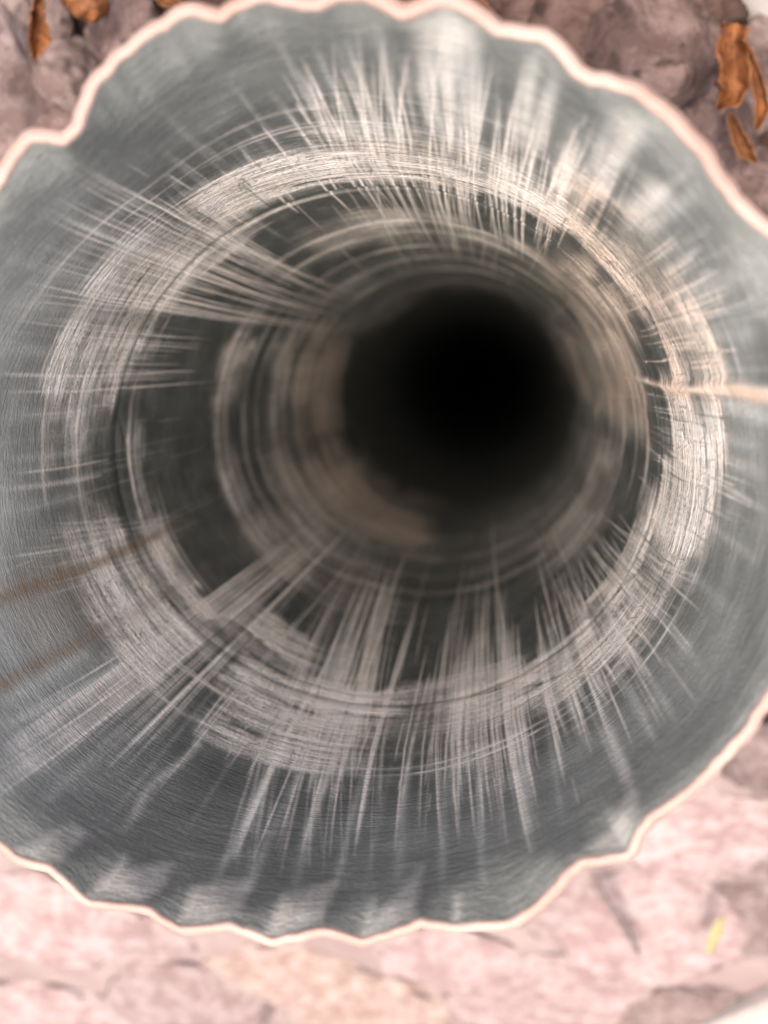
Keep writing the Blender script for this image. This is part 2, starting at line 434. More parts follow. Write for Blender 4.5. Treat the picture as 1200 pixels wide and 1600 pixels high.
    def poly(pts, amt, blur=10):
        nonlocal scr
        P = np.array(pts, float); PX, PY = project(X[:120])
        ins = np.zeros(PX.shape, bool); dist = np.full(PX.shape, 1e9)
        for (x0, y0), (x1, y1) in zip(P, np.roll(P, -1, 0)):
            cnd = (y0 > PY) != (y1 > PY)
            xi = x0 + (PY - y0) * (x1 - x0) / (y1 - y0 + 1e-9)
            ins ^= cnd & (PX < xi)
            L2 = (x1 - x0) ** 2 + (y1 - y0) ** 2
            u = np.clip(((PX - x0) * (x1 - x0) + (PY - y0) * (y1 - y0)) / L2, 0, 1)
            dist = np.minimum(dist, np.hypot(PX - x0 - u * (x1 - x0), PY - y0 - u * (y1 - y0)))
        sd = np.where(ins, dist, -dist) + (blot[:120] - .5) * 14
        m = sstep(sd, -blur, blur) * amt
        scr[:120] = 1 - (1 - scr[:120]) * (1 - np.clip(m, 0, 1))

    # thin chalky coat towards the mouth, with sky sheen painted in
    film_sheen = 0.20 * (1 - sstep(Q, 0.0, 0.95)) * (0.35 + 1.1 * blot)
    film_sheen += 0.40 * (1 - sstep(Q, 0.35, 1.0)) * sstep(np.cos(TH - math.radians(178)), 0.45, 0.95) * (0.5 + blot)
    film_sheen += 0.13 * (1 - sstep(Q, 0.3, 0.8)) * sstep(np.cos(TH - math.radians(-15)), 0.3, 0.95) * (0.5 + blot)
    film_sheen = np.clip(film_sheen * (0.6 + 0.4 * sstep(Q, 0.02, 0.30)), 0, 1)

    # first scraped ring, going clockwise from the upper left
    patch((322, 340), (520, 225), (450, 232), (440, 303), 0.95, 10, 0.45)
    patch((500, 225), (720, 210), (600, 197), (575, 279), 0.80, 14, 0.7)
    patch((700, 210), (900, 290), (725, 205), (725, 287), 0.85, 14, 0.7)
    patch((860, 280), (985, 330), (930, 275), (865, 345), 0.95, 14, 0.7)
    patch((960, 330), (1100, 480), (1075, 400), (985, 470), 1.0, 14, 0.55)
    patch((1085, 440), (1125, 600), (1120, 540), (1035, 540), 0.95, 12, 0.65)
    patch((1100, 590), (1125, 720), (1128, 660), (1050, 660), 0.85, 12, 0.75)
    patch((1120, 700), (1070, 860), (1110, 790), (1040, 760), 0.75, 14, 0.9)
    patch((1070, 850), (930, 1030), (1035, 945), (925, 935), 0.75, 16, 1.0)
    patch((930, 1020), (800, 1110), (880, 1085), (830, 1040), 0.65, 16, 1.0)
    patch((830, 1090), (600, 1140), (700, 1140), (690, 1065), 0.42, 16, 1.1)
    patch((590, 1110), (480, 1090), (560, 1190), (560, 1085), 0.5, 12, 0.8)
    patch((330, 1140), (500, 1150), (400, 1180), (420, 1110), 0.7, 14, 0.8)
    patch((380, 1010), (490, 1040), (430, 1050), (455, 985), 0.80, 16, 0.7)
    patch((340, 1070), (640, 1110), (500, 1108), (505, 1072), 0.75, 8, 0.8)
    patch((165, 1010), (300, 1000), (195, 1040), (310, 930), 0.92, 14, 0.7)
    patch((130, 900), (240, 960), (120, 920), (262, 880), 0.80, 14, 0.8)
    patch((90, 700), (130, 900), (88, 780), (165, 760), 0.80, 12, 0.8)
    patch((200, 760), (290, 930), (205, 800), (245, 790), 0.75, 10, 0.8)
    patch((75, 610), (95, 720), (75, 640), (178, 640), 0.80, 14, 0.8)
    patch((195, 540), (205, 790), (197, 650), (225, 650), 0.62, 8, 0.9)
    patch((85, 525), (80, 610), (75, 560), (215, 560), 0.70, 14, 0.8)
    patch((110, 430), (85, 540), (110, 500), (250, 480), 0.38, 16, 1.1)
    patch((210, 340), (120, 440), (190, 380), (330, 400), 0.50, 16, 1.1)
    patch((330, 340), (250, 400), (300, 350), (390, 370), 0.60, 14, 1.0)
    # second ring and what can be seen deeper
    patch((520, 400), (900, 400), (690, 342), (700, 372), 0.36, 14, 0.5)
    patch((600, 380), (900, 430), (800, 372), (820, 420), 0.45, 16, 0.4)
    patch((900, 390), (1000, 520), (940, 420), (880, 470), 0.58, 19, 0.4)
    patch((985, 500), (1005, 690), (1008, 620), (905, 600), 0.58, 16, 0.3)
    patch((860, 440), (960, 640), (905, 560), (860, 560), 0.43, 19, 0.3)
    patch((940, 690), (860, 860), (960, 770), (920, 740), 0.40, 19, 0.5)
    patch((920, 700), (760, 860), (900, 790), (860, 740), 0.14, 22, 0.5)
    patch((335, 545), (385, 800), (333, 640), (365, 640), 0.45, 8, 0.4)
    patch((345, 560), (350, 640), (335, 600), (385, 600), 0.29, 11, 0.4)
    patch((420, 540), (500, 830), (415, 640), (438, 640), 0.45, 9, 0.4)
    patch((450, 500), (510, 780), (455, 640), (478, 640), 0.36, 9, 0.4)
    patch((475, 520), (520, 780), (483, 650), (528, 650), 0.61, 14, 0.3)
    patch((500, 760), (685, 800), (590, 842), (590, 780), 0.68, 11, 0.2)
    patch((500, 720), (690, 770), (570, 790), (580, 715), 0.25, 16, 0.3)
    patch((395, 800), (500, 870), (410, 870), (470, 810), 0.43, 19, 0.5)
    patch((430, 860), (640, 900), (500, 920), (540, 870), 0.22, 19, 0.6)
    patch((470, 480), (640, 400), (530, 460), (560, 440), 0.16, 19, 0.5)
    patch((520, 520), (900, 470), (620, 460), (640, 480), 0.25, 19, 0.4)
    for qo, qi, am in (((410, 650), (440, 650), .14), ((450, 650), (475, 650), .20), ((482, 650), (535, 650), .12), ((335, 650), (352, 650), .12)):
        patch((470, 500), (600, 840), qo, qi, am, 10, .5, 'film_sheen'); patch((600, 820), (900, 700), qo, qi, am * .45, 10, .5, 'film_sheen')
        patch((900, 700), (900, 470), qo, qi, am * 1.1, 10, .5, 'film_sheen'); patch((900, 470), (480, 500), qo, qi, am * .8, 10, .5, 'film_sheen')
    film_sheen = film_sheen + 0.05 * sstep(Q, 2.2, 3.0) * (1 - sstep(Q, 3.2, 5.0)) * (0.3 + blot)  # faint paling painted in to soften the fade to darkness
    def arc(p0, p1, w=4, amt=0.9):
        nonlocal dep, RHO
        (t0, t1), (q0, q1) = px_wall([p0, p1]); sp = span(t0, t1)
        s_ = np.angle(np.exp(1j * (TH - t0))) / sp
        S = F_PX / (H_CAM + Q); S0, S1 = F_PX / (H_CAM + q0), F_PX / (H_CAM + q1)
        prof = np.exp(-0.5 * ((S - (S0 + (S1 - S0) * s_)) / (w * 0.45)) ** 2) * sstep(s_, 0, .25) * (1 - sstep(s_, .75, 1)) * (s_ > 0) * (s_ < 1)
        dep = dep * (1 - np.clip(prof * amt, 0, 1)); cuts.append(prof * amt)
    cuts = []
    for a_ in [((985, 425), (1006, 446), 5), ((1040, 640), (1046, 702), 6), ((1000, 880), (950, 940), 5), ((945, 945), (915, 968), 7), ((1003, 478), (1046, 580), 5), ((1000, 470), (1030, 530), 8),
               ((1048, 530), (1062, 560), 6), ((1055, 450), (1085, 520), 4), ((940, 400), (985, 450), 3), ((1010, 870), (985, 905), 4), ((200, 700), (187, 640), 4), ((188, 720), (196, 790), 4),
               ((285, 945), (372, 1006), 7), ((380, 1012), (470, 1062), 4), ((440, 297), (560, 277), 5), ((575, 277), (870, 348), 4), ((860, 300), (930, 350), 3), ((505, 1105), (640, 1120), 3), ((700, 1090), (820, 1062), 3), ((820, 1075), (900, 1040), 4), ((430, 1090), (520, 1120), 4), ((350, 1120), (420, 1150), 4),
               ((930, 310), (1000, 370), 3), ((1075, 560), (1080, 610), 4), ((1066, 650), (1068, 690), 3), ((1100, 560), (1108, 600), 4)]:
        arc(a_[0], a_[1], a_[2])
    # scratches down the bore
    bundle((60, 330), (130, 250), (420, 470), (520, 440), 26, (1.2, 3.0), (.2, .55), .5)
    bundle((120, 470), (230, 250), (500, 520), (575, 490), 34, (1.0, 2.4), (.3, .95), .4)
    bundle((30, 470), (120, 300), (330, 500), (420, 440), 46, (1.2, 3.6), (.2, .6), .4)
    bundle((70, 600), (70, 500), (330, 590), (330, 530), 20, (1.2, 2.5), (.2, .55), .5)
    line((0, 612), (330, 596), 3, .6); line((0, 586), (290, 580), 4, .7); line((20, 740), (170, 718), 3, .5)
    line((0, 872), (205, 832), 3, .6); line((0, 765), (160, 742), 6, .35)
    bundle((380, 100), (640, 60), (560, 330), (690, 330), 34, (1.5, 4), (.15, .5), .5)
    bundle((470, 100), (620, 60), (600, 360), (680, 380), 26, (1.2, 2.4), (.3, .8), .45)
    line((460, 235), (552, 335), 2.5, .8); line((500, 258), (530, 300), 2.5, .8); line((590, 270), (650, 430), 3, .5); line((560, 180), (625, 300), 4, .6)
    bundle((640, 60), (760, 60), (690, 300), (745, 300), 40, (1.5, 4), (.15, .5), .5)
    bundle((640, 200), (760, 200), (700, 420), (745, 420), 40, (1.3, 3), (.3, .7), .45)
    line((826, 120), (815, 240), 14, .45); line((858, 140), (838, 250), 10, .42); line((905, 215), (872, 310), 4, .8); line((892, 230), (868, 300), 3, .8)
    bundle((770, 120), (930, 200), (775, 400), (850, 420), 46, (1.3, 3.5), (.25, .75), .5)
    bundle((880, 180), (1010, 240), (840, 380), (930, 400), 36, (1.5, 5), (.25, .7), .5)
    line((985, 190), (935, 290), 16, .42); line((960, 240), (920, 320), 12, .5); line((1045, 290), (975, 345), 22, .6)
    bundle((1060, 330), (1180, 480), (960, 430), (1040, 520), 24, (1.4, 4), (.15, .5), .5)
    # the seam on the right
    line((1040, 702), (1130, 748), 3, .8); line((1060, 720), (1198, 800), 5, .45); line((1090, 700), (1200, 745), 12, .22)
    bundle((1130, 640), (1100, 860), (1000, 630), (1000, 760), 24, (1.2, 2.6), (.2, .6), .5)
    line((1010, 800), (1092, 838), 3.5, .85)
    bundle((1110, 900), (960, 1150), (940, 800), (850, 880), 80, (1.3, 3.4), (.25, .85), .5)
    bundle((1000, 1120), (880, 1200), (900, 900), (820, 930), 50, (1.5, 5), (.2, .7), .5)
    line((900, 990), (948, 1130), 5, .8); line((945, 1130), (985, 1230), 10, .35); line((840, 870), (882, 1030), 2.5, .8); line((905, 870), (925, 960), 2.2, .8)
    line((960, 960), (1010, 1060), 4, .6); line((850, 1000), (880, 1215), 5, .65)
    line((770, 800), (795, 1010), 4, .5); line((789, 985), (826, 1300), 7, .85); line((797, 980), (818, 1210), 4, .8); line((808, 975), (828, 1180), 5, .7)
    bundle((660, 1330), (860, 1330), (715, 850), (790, 850), 80, (1.2, 3.2), (.15, .6), .55)
    bundle((690, 1240), (790, 1240), (715, 980), (770, 980), 50, (1.2, 3), (.35, .85), .45)
    line((760, 900), (757, 1290), 3, .6); line((735, 1000), (716, 1290), 4, .6)
    line((650, 960), (556, 1320), 4.5, .95, .2); line((672, 1048), (620, 1300), 4.5, .7)
    bundle((330, 1380), (600, 1400), (560, 830), (650, 830), 50, (1.4, 4.5), (.15, .6), .5)
    bundle((440, 1250), (580, 1250), (575, 860), (640, 860), 38, (1.4, 4.2), (.35, .95), .4)
    line((520, 1022), (362, 1340), 7, .95, .2); line((560, 1100), (468, 1330), 8, .55); line((590, 1050), (520, 1250), 7, .75); line((605, 900), (565, 1100), 5, .8); line((635, 860), (575, 1090), 6, .75)
    line((483, 1060), (435, 1135), 3, .7)
    line((560, 810), (170, 1195), 4, .9, .25); line((370, 1060), (300, 1150), 3, .7)
    bundle((0, 1240), (240, 1210), (520, 820), (550, 830), 30, (1.4, 3.2), (.25, .7), .5)
    bundle((60, 1130), (230, 1090), (490, 810), (540, 820), 30, (1.4, 4), (.35, .95), .45)
    line((220, 1030), (0, 1185), 11, .55); line((240, 1045), (0, 1225), 17, .6); line((120, 1070), (0, 1140), 8, .3); line((330, 1130), (180, 1300), 9, .3, .3, .012)
    bundle((20, 960), (20, 820), (300, 860), (290, 800), 24, (1.3, 3), (.15, .5), .5)
    for _ in range(120):
        a = rng.uniform(-math.pi, math.pi); r0 = rng.uniform(520, 690); r1 = rng.uniform(330, 520)
        pp = [(745 - 0.25 * r_ + r_ * math.cos(a) * 1.03, 590 + 0.2 * r_ + r_ * math.sin(a)) for r_ in (r0, r1)]
        line(pp[0], pp[1], rng.uniform(1.5, 6), rng.uniform(.05, .22), .5, 0, film_sheen)
    for p0, p1, w_, am in [((0, 470), (200, 500), 16, .2), ((0, 540), (180, 560), 20, .25), ((0, 650), (160, 640), 24, .2), ((0, 720), (150, 700), 14, .2), ((0, 800), (140, 770), 20, .18), ((0, 400), (180, 450), 14, .2),
                           ((90, 330), (230, 400), 9, .3), ((140, 270), (260, 340), 7, .3), ((60, 380), (220, 440), 9, .25), ((30, 1130), (230, 1010), 10, .4), ((0, 1100), (150, 1010), 16, .25),
                           ((60, 1260), (200, 1130), 14, .16), ((330, 1390), (420, 1200), 12, .3), ((380, 1400), (470, 1200), 14, .22), ((460, 1390), (530, 1150), 14, .3), ((520, 1400), (570, 1200), 10, .25), ((620, 1390), (640, 1180), 14, .22),
                           ((690, 1400), (700, 1150), 12, .25), ((750, 1380), (752, 1150), 10, .22), ((830, 1330), (810, 1100), 14, .35), ((880, 1290), (850, 1100), 9, .22), ((985, 1230), (930, 1080), 18, .28), ((1030, 1170), (960, 1040), 12, .25),
                           ((1060, 1130), (980, 1000), 10, .25), ((1100, 1050), (1020, 940), 14, .2), ((1150, 960), (1060, 880), 18, .16), ((1190, 880), (1090, 810), 12, .2), ((1190, 700), (1100, 680), 16, .25), ((1190, 520), (1080, 530), 20, .22),
                           ((1160, 430), (1070, 460), 18, .22), ((1090, 300), (1000, 370), 16, .3), ((1000, 200), (930, 310), 18, .35), ((960, 170), (910, 280), 12, .25), ((870, 110), (840, 230), 14, .35), ((828, 100), (815, 220), 16, .4),
                           ((740, 40), (742, 220), 18, .35), ((700, 30), (708, 220), 22, .42), ((660, 40), (680, 220), 16, .4), ((590, 50), (625, 220), 10, .3), ((540, 60), (590, 220), 8, .3), ((490, 70), (560, 230), 8, .25), ((430, 60), (520, 230), 8, .2)]:
        line(p0, p1, w_ * .7, am * 1.15, .3, 0, film_sheen)
    for p0, p1, w_, am in [((365, 1345), (525, 1010), 3.2, 1), ((395, 1345), (545, 1020), 1.8, .8), ((430, 1330), (560, 1000), 2, .7), ((470, 1340), (600, 960), 2.6, .9), ((515, 1340), (618, 930), 2.2, .8), ((553, 1340), (652, 940), 2.8, 1), ((480, 1240), (560, 1040), 5, .7), ((505, 1230), (575, 1050), 5, .7), ((535, 1200), (585, 1040), 5, .75),
                           ((617, 1330), (668, 1010), 2.4, .8), ((655, 1300), (690, 1000), 1.8, .7), ((690, 1330), (706, 960), 2, .75), ((718, 1320), (728, 930), 2, .8), ((742, 1310), (744, 960), 1.8, .7), ((770, 1290), (760, 930), 1.8, .7), ((828, 1330), (786, 930), 2.8, 1), ((838, 1250), (800, 960), 2, .8), ((800, 1240), (778, 960), 1.6, .7),
                           ((884, 1230), (836, 930), 2, .8), ((925, 1180), (862, 900), 2.2, .8), ((955, 1160), (880, 890), 2.4, .85), ((990, 1170), (900, 900), 2, .7), ((1040, 1130), (930, 890), 1.8, .6), ((1075, 1020), (950, 830), 1.6, .6), ((1100, 960), (965, 800), 1.8, .6),
                           ((0, 1240), (500, 845), 2.6, .9), ((0, 1200), (520, 815), 2.4, .85), ((20, 1150), (480, 825), 2, .8), ((60, 1100), (440, 850), 1.8, .8), ((170, 1200), (560, 808), 2.4, 1), ((250, 1230), (585, 830), 1.6, .6), ((0, 1170), (300, 960), 5, .5), ((100, 1140), (420, 880), 1.6, .7), ((300, 1160), (480, 950), 1.6, .8),
                           ((120, 285), (560, 475), 2, .8), ((150, 270), (580, 470), 1.8, .8), ((90, 310), (545, 485), 1.8, .8), ((70, 340), (550, 498), 2, .8), ((190, 290), (520, 450), 2.4, .9), ((100, 380), (540, 505), 1.6, .75), ((60, 410), (520, 512), 1.6, .7), ((40, 440), (420, 510), 1.8, .7), ((230, 300), (480, 430), 2, .8), ((20, 500), (330, 530), 1.6, .6),
                           ((470, 90), (620, 330), 2, .7), ((520, 70), (650, 400), 2, .7), ((560, 60), (660, 380), 1.8, .7), ((600, 60), (680, 400), 1.8, .7), ((640, 80), (700, 420), 2, .75), ((690, 60), (722, 400), 1.8, .6), ((770, 90), (762, 400), 1.8, .7), ((815, 110), (785, 400), 2, .7), ((850, 140), (805, 390), 2, .7), ((905, 190), (835, 380), 2, .8), ((925, 210), (850, 370), 1.8, .7), ((965, 230), (870, 390), 1.8, .6),
                           ((1190, 800), (1000, 690), 2, .6), ((1180, 760), (1010, 680), 1.6, .5)]:
        line(p0, p1, w_, am, .35)
    def ring(p0, p1, at, w, amt):
        """thin pale ring from angle of p0 to angle of p1 through pixel at"""
        nonlocal scr
        t0, t1, = px_wall([p0, p1])[0]; qa_ = px_wall([at])[1][0]
        mid = t0 + span(t0, t1) / 2; half = abs(span(t0, t1)) / 2
        S = F_PX / (H_CAM + q); Sa = F_PX / (H_CAM + qa_)
        rw = np.where(np.abs(S - Sa) < 2 * w + 6)[0]
        if not len(rw): return
        sl = slice(rw[0], rw[-1] + 1)
        edge = sstep(half - np.abs(np.angle(np.exp(1j * (th - mid)))), -.05, .3)[None]
        m_ = np.exp(-0.5 * ((S[sl, None] - Sa - (blot2[sl] - .5) * 9) / (w * .5)) ** 2) * edge * amt * (.55 + .9 * sstep(blot[sl], .35, .65))
        scr[sl] = 1 - (1 - scr[sl]) * (1 - np.clip(m_, 0, 1))
    for at, w_, am in (((337, 650), 6, .6), ((350, 650), 4, .4), ((378, 650), 4, .3), ((398, 650), 3, .3), ((424, 650), 6, .5), ((440, 650), 4, .4), ((462, 650), 6, .5), ((476, 650), 4, .4), ((492, 650), 6, .4), ((510, 650), 6, .4)):
        ring((460, 470), (560, 840), at, w_, am * .75)
    for at, w_, am in (((700, 350), 5, .5), ((700, 364), 4, .4), ((705, 385), 5, .4), ((710, 402), 4, .35), ((712, 420), 6, .35), ((715, 440), 5, .3)):
        ring((470, 470), (940, 480), at, w_, am)
    for at, w_, am in (((1004, 620), 6, .6), ((988, 620), 4, .5), ((970, 615), 5, .45), ((950, 612), 5, .4), ((930, 612), 6, .35)):
        ring((930, 430), (960, 760), at, w_, am)
    for at, w_, am in (((640, 925), 6, .2), ((650, 900), 5, .12), ((660, 870), 6, .15)):
        ring((480, 850), (940, 780), at, w_, am)
    for _ in range(46):                     # fine turned lines across the first ring
        a = rng.uniform(-math.pi, math.pi); b_ = a + rng.uniform(.3, 1.3); r_ = rng.uniform(395, 545)
        pf = lambda g_: (745 - 0.25 * r_ + r_ * math.cos(g_) * 1.03, 590 + 0.2 * r_ + r_ * math.sin(g_))
        ring(pf(a), pf(b_), pf((a + b_) / 2), rng.uniform(2, 4), rng.uniform(.2, .6))
    # the cream seam on the right
    line((1240, 624), (985, 587), 8, .95, .05); line((1270, 632), (1090, 599), 11, .8, 0); line((1300, 639), (1130, 606), 15, .6, 0); line((1290, 632), (990, 588), 30, 1, 0, 0, warm); line((1290, 680), (1120, 632), 14, .5, .1, 0, film_sheen)
    # chatter marks: short crossing scratches, pale and dark
    for n_, (x0, y0, x1, y1) in ((170, (840, 240, 1110, 500)), (90, (1040, 480, 1130, 800)), (120, (820, 860, 1080, 1120)), (120, (330, 980, 800, 1180)), (150, (90, 560, 330, 1040)), (60, (330, 210, 800, 300))):
        for _ in range(n_):
            x, y = rng.uniform(x0, x1), rng.uniform(y0, y1); a = rng.uniform(0, 6.3); L = rng.uniform(4, 20)
            line((x, y), (x + L * math.cos(a), y + L * math.sin(a)), rng.uniform(1.2, 2.6), -.42)
    clump = vnoise(22, 1, 3, 41)[0]
    for _ in range(420):                    # crisp hairline scratches through the first ring
        a = rng.uniform(-math.pi, math.pi); r0 = rng.uniform(400, 560); L = rng.uniform(15, 110)
        if rng.random() > 2.2 * (clump[int((a + math.pi) / 6.2832 * NT_) % NT_] - .33) or abs(abs(a) - math.pi) < .45: continue
        pp = [(745 - 0.25 * r_ + r_ * math.cos(a) * 1.03, 590 + 0.2 * r_ + r_ * math.sin(a)) for r_ in (r0, r0 - L)]
        line(pp[0], pp[1], rng.uniform(1.1, 1.9), rng.choice([.6, .4, -.6]), .3)
    # fine scratches everywhere
    for _ in range(160):
        a = rng.uniform(-math.pi, math.pi); r0 = rng.uniform(230, 640); L = rng.uniform(20, 150)
        cx, cy = 745 - 0.23 * r0, 590 + 0.19 * r0
        p0 = (cx + r0 * math.cos(a), cy + r0 * math.sin(a)); r1 = r0 - L * 0.8; cx1, cy1 = 745 - 0.23 * r1, 590 + 0.19 * r1
        line(p0, (cx1 + r1 * math.cos(a), cy1 + r1 * math.sin(a)), rng.uniform(1, 2.2), rng.uniform(.1, .45))
    # windows scraped back to the dark wall
    patch((1003, 495), (1018, 560), (1030, 530), (1000, 530), 0.9, 6, 0.5, 'cut')
    patch((1030, 640), (1040, 705), (1046, 670), (1012, 670), 0.95, 6, 0.3, 'cut')
    patch((1010, 600), (1012, 618), (1036, 610), (1008, 610), 0.8, 5, 0.4, 'cut')
    patch((922, 330), (965, 350), (962, 318), (925, 350), 1.0, 7, 0.5, 'cut'); patch((950, 270), (1000, 320), (985, 270), (960, 310), .5, 12, .8, 'cut')
    patch((250, 395), (320, 345), (240, 380), (330, 400), .6, 16, 1.0, 'cut'); patch((860, 1010), (900, 990), (880, 1020), (870, 960), .6, 10, .8, 'cut'); patch((1010, 920), (1040, 890), (1040, 920), (1000, 890), .6, 10, .8, 'cut'); patch((620, 1110), (680, 1110), (650, 1150), (650, 1090), .6, 12, .8, 'cut')
    patch((890, 365), (905, 395), (905, 372), (885, 392), 0.85, 6, 0.5, 'cut')
    patch((930, 425), (950, 450), (950, 425), (930, 450), 0.7, 6, 0.6, 'cut')
    patch((925, 965), (950, 945), (950, 965), (925, 945), 0.7, 7, 0.5, 'cut')
    patch((180, 560), (330, 985), (184, 650), (194, 650), 0.75, 4, 0.7, 'cut')
    patch((330, 985), (470, 1065), (375, 1003), (378, 995), 0.6, 4, 0.7, 'cut')

    # pale patches in the flutes along the lower lip
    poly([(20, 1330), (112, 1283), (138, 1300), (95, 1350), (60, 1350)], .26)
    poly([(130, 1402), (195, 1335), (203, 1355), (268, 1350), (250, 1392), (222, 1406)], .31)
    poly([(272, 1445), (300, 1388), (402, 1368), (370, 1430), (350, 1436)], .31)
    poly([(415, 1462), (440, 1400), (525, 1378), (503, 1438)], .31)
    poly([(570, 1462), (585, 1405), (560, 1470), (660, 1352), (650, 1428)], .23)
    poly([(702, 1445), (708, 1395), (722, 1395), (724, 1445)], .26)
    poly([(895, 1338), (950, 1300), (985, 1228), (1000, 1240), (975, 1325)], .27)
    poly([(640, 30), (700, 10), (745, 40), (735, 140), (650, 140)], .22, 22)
    patch((860, 330), (1110, 600), (1110, 500), (880, 520), .8, 26, .6, 'warm')
    patch((1000, 560), (1000, 680), (1010, 620), (860, 600), .9, 20, .5, 'warm')
    patch((440, 500), (500, 800), (440, 650), (540, 650), .8, 20, .5, 'warm')
    patch((480, 780), (720, 800), (590, 850), (600, 700), .8, 16, .5, 'warm')
    patch((560, 440), (900, 450), (720, 420), (720, 480), .6, 20, .5, 'warm')
    # brown run stains on the left
    line((-60, 958), (300, 812), 15, .95, .2, .004, stain); line((-60, 950), (150, 872), 40, .5, .3, 0, stain)
    line((-60, 1103), (200, 958), 18, .8, .3, .004, stain); line((165, 985), (345, 872), 17, .4, .4, 0, stain); line((0, 1010), (160, 930), 50, .3, .3, 0, stain)
    patch((1000, 400), (1030, 450), (1040, 420), (1000, 450), .22, 14, .7, 'stain')
    patch((520, 905), (560, 925), (520, 930), (560, 900), .2, 10, .7, 'stain')

    for c_ in cuts: RHO = RHO + 0.006 * c_
    X = np.stack([RHO * A_AX * R * np.cos(TH) + bend(Q)[0] * R, RHO * B_AX * R * np.sin(TH) + bend(Q)[1] * R, Z_RIM - Q * R], -1)
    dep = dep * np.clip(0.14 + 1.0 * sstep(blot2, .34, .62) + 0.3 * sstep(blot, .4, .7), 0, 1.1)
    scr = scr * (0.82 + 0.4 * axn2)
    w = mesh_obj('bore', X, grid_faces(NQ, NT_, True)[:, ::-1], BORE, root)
    for nm, arr in (('deposit', dep), ('stain', stain), ('film_sheen', film_sheen), ('warm', warm), ('scratch', scr)):
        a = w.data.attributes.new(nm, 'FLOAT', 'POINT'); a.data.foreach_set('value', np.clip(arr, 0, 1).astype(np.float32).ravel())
    # lower bore, out of the light, closed by soil
    n2 = 96; th2 = -math.pi + np.arange(n2) * 2 * math.pi / n2
    qq = np.array([7.99, 14, 40, 90.0])
    T2, Q2 = np.meshgrid(th2, qq)
    lw = mesh_obj('lower_bore', np.stack([WALL * 1.001 * A_AX * R * np.cos(T2) + bend(Q2)[0] * R, WALL * 1.001 * B_AX * R * np.sin(T2) + bend(Q2)[1] * R, Z_RIM - Q2 * R], -1), grid_faces(4, n2, True)[:, ::-1], BORE, root)
    T3, K3 = np.meshgrid(th2, np.array([1.0, 0.66, 0.33, 0.02]))
    mesh_obj('soil_plug', np.stack([K3 * .96 * A_AX * R * np.cos(T3) + bend(90.)[0] * R, K3 * .96 * B_AX * R * np.sin(T3) + bend(90.)[1] * R, np.full_like(T3, Z_RIM - 89.9 * R) + .004 * np.sin(5 * T3) * K3 + .02 * (1 - K3)], -1), grid_faces(4, n2, True), GROUND, root)
    shell(root, Z_RIM + 1.2 * R, lambda a: rho_in(a, 0.0 * a), swell=lambda a, q: np.maximum(0, wall_rho(a, 0 * a + q) - wall_rho(a, 0 * a)))
    return root

LIP = 0.032
def contour(rho_fn, n):
    a = -math.pi + np.arange(n) * 2 * math.pi / n
    r = rho_fn(a)
    C = np.stack([r * A_AX * np.cos(a), r * B_AX * np.sin(a)], -1) * R
    T = np.roll(C, -2, 0) - np.roll(C, 2, 0); T /= np.linalg.norm(T, axis=1, keepdims=True)
    return C, np.stack([T[:, 1], -T[:, 0]], -1)
def shell(root, depth, rho_fn, z_top=Z_RIM, n=1080, swell=None, mat=None):
    """rolled white lip and fluted outer wall"""
    C, N = contour(rho_fn, n)
    wob = np.array([mnoise.noise(Vector((c_[0] * 90, c_[1] * 90, 1.7))) for c_ in C])
    th_ = LIP * R * (1 + 0.10 * wob)
    prof = [(0.0, -0.007), (0.03, -0.0035), (0.10, -0.0005), (0.25, 0.0015), (0.5, 0.001), (0.72, -0.002), (0.88, -0.007), (0.97, -0.014), (1.0, -0.024)]
    V = []
    for k, z in prof:
        P = C + N * (th_ * k)[:, None]
        V.append(np.column_stack([P, np.full(n, z_top + z * R) + wob * 0.0002]))
    mesh_obj('rim', np.array(V), grid_faces(len(prof), n, True)[:, ::-1], mat or RIM, root)
    V = []
    a_ = -math.pi + np.arange(n) * 2 * math.pi / n
    for f in np.r_[np.linspace(0, 0.24, 14), np.linspace(0.3, 1, 10)]:
        C2, N2 = contour(lambda a: rho_fn(a) + swell(a, f * depth / R), n) if swell else (C, N)
        O = C2 + N2 * (th_ * 1.0)[:, None]
        if swell: O = O + np.array(bend(f * depth / R)) * R
        V.append(np.column_stack([O, np.full(n, z_top - 0.024 * R - f * depth)]))
    mesh_obj('outer_wall', np.array(V), grid_faces(len(V), n, True)[:, ::-1], mat or RIM, root)
build_pipe()

def neighbour(px, py, beyond, drop, label, turn):
    """another fluted pipe; its near foot shows at pixel px,py"""
    foot, _ = px_ground(px, py)
    dirv = foot[:2] - CAM[:2]; dirv /= np.linalg.norm(dirv)
    cxy = foot[:2] + dirv * beyond * R * 1.0
    root = empty('fluted_pipe', (cxy[0], cxy[1], 0))
    tag(root, label, 'pipe', 'fluted pipes among the stones')
    zt = Z_RIM - drop * R
    fn = lambda a: 0.985 + 0.030 * np.abs(((a + turn) * 16 / math.pi) % 2 - 1) * 2 - 0.03
    n = 720
    C, N = contour(fn, n)
    shell(root, Z_RIM * 1.6 + 2.5 * R, fn, zt, n, mat=WHITE)
    qs = np.r_[0.007, np.linspace(0.1, 4.2, 24)]
    V = []
    for qv in qs:
        k = np.clip(1 - qv / 0.3, 0, 1)
        a = -math.pi + np.arange(n) * 2 * math.pi / n
        r = WALL * (1 - k) + fn(a) * k if qv > 0.007 else fn(a)
        V.append(np.column_stack([r * A_AX * R * np.cos(a), r * B_AX * R * np.sin(a), np.full(n, zt - qv * R)]))
    o = mesh_obj('bore', np.array(V), grid_faces(len(V), n, True)[:, ::-1], BORE, root)
    at = o.data.attributes.new('deposit', 'FLOAT', 'POINT')
    at.data.foreach_set('value', (0.35 * rng.random(n * len(V))).astype(np.float32))
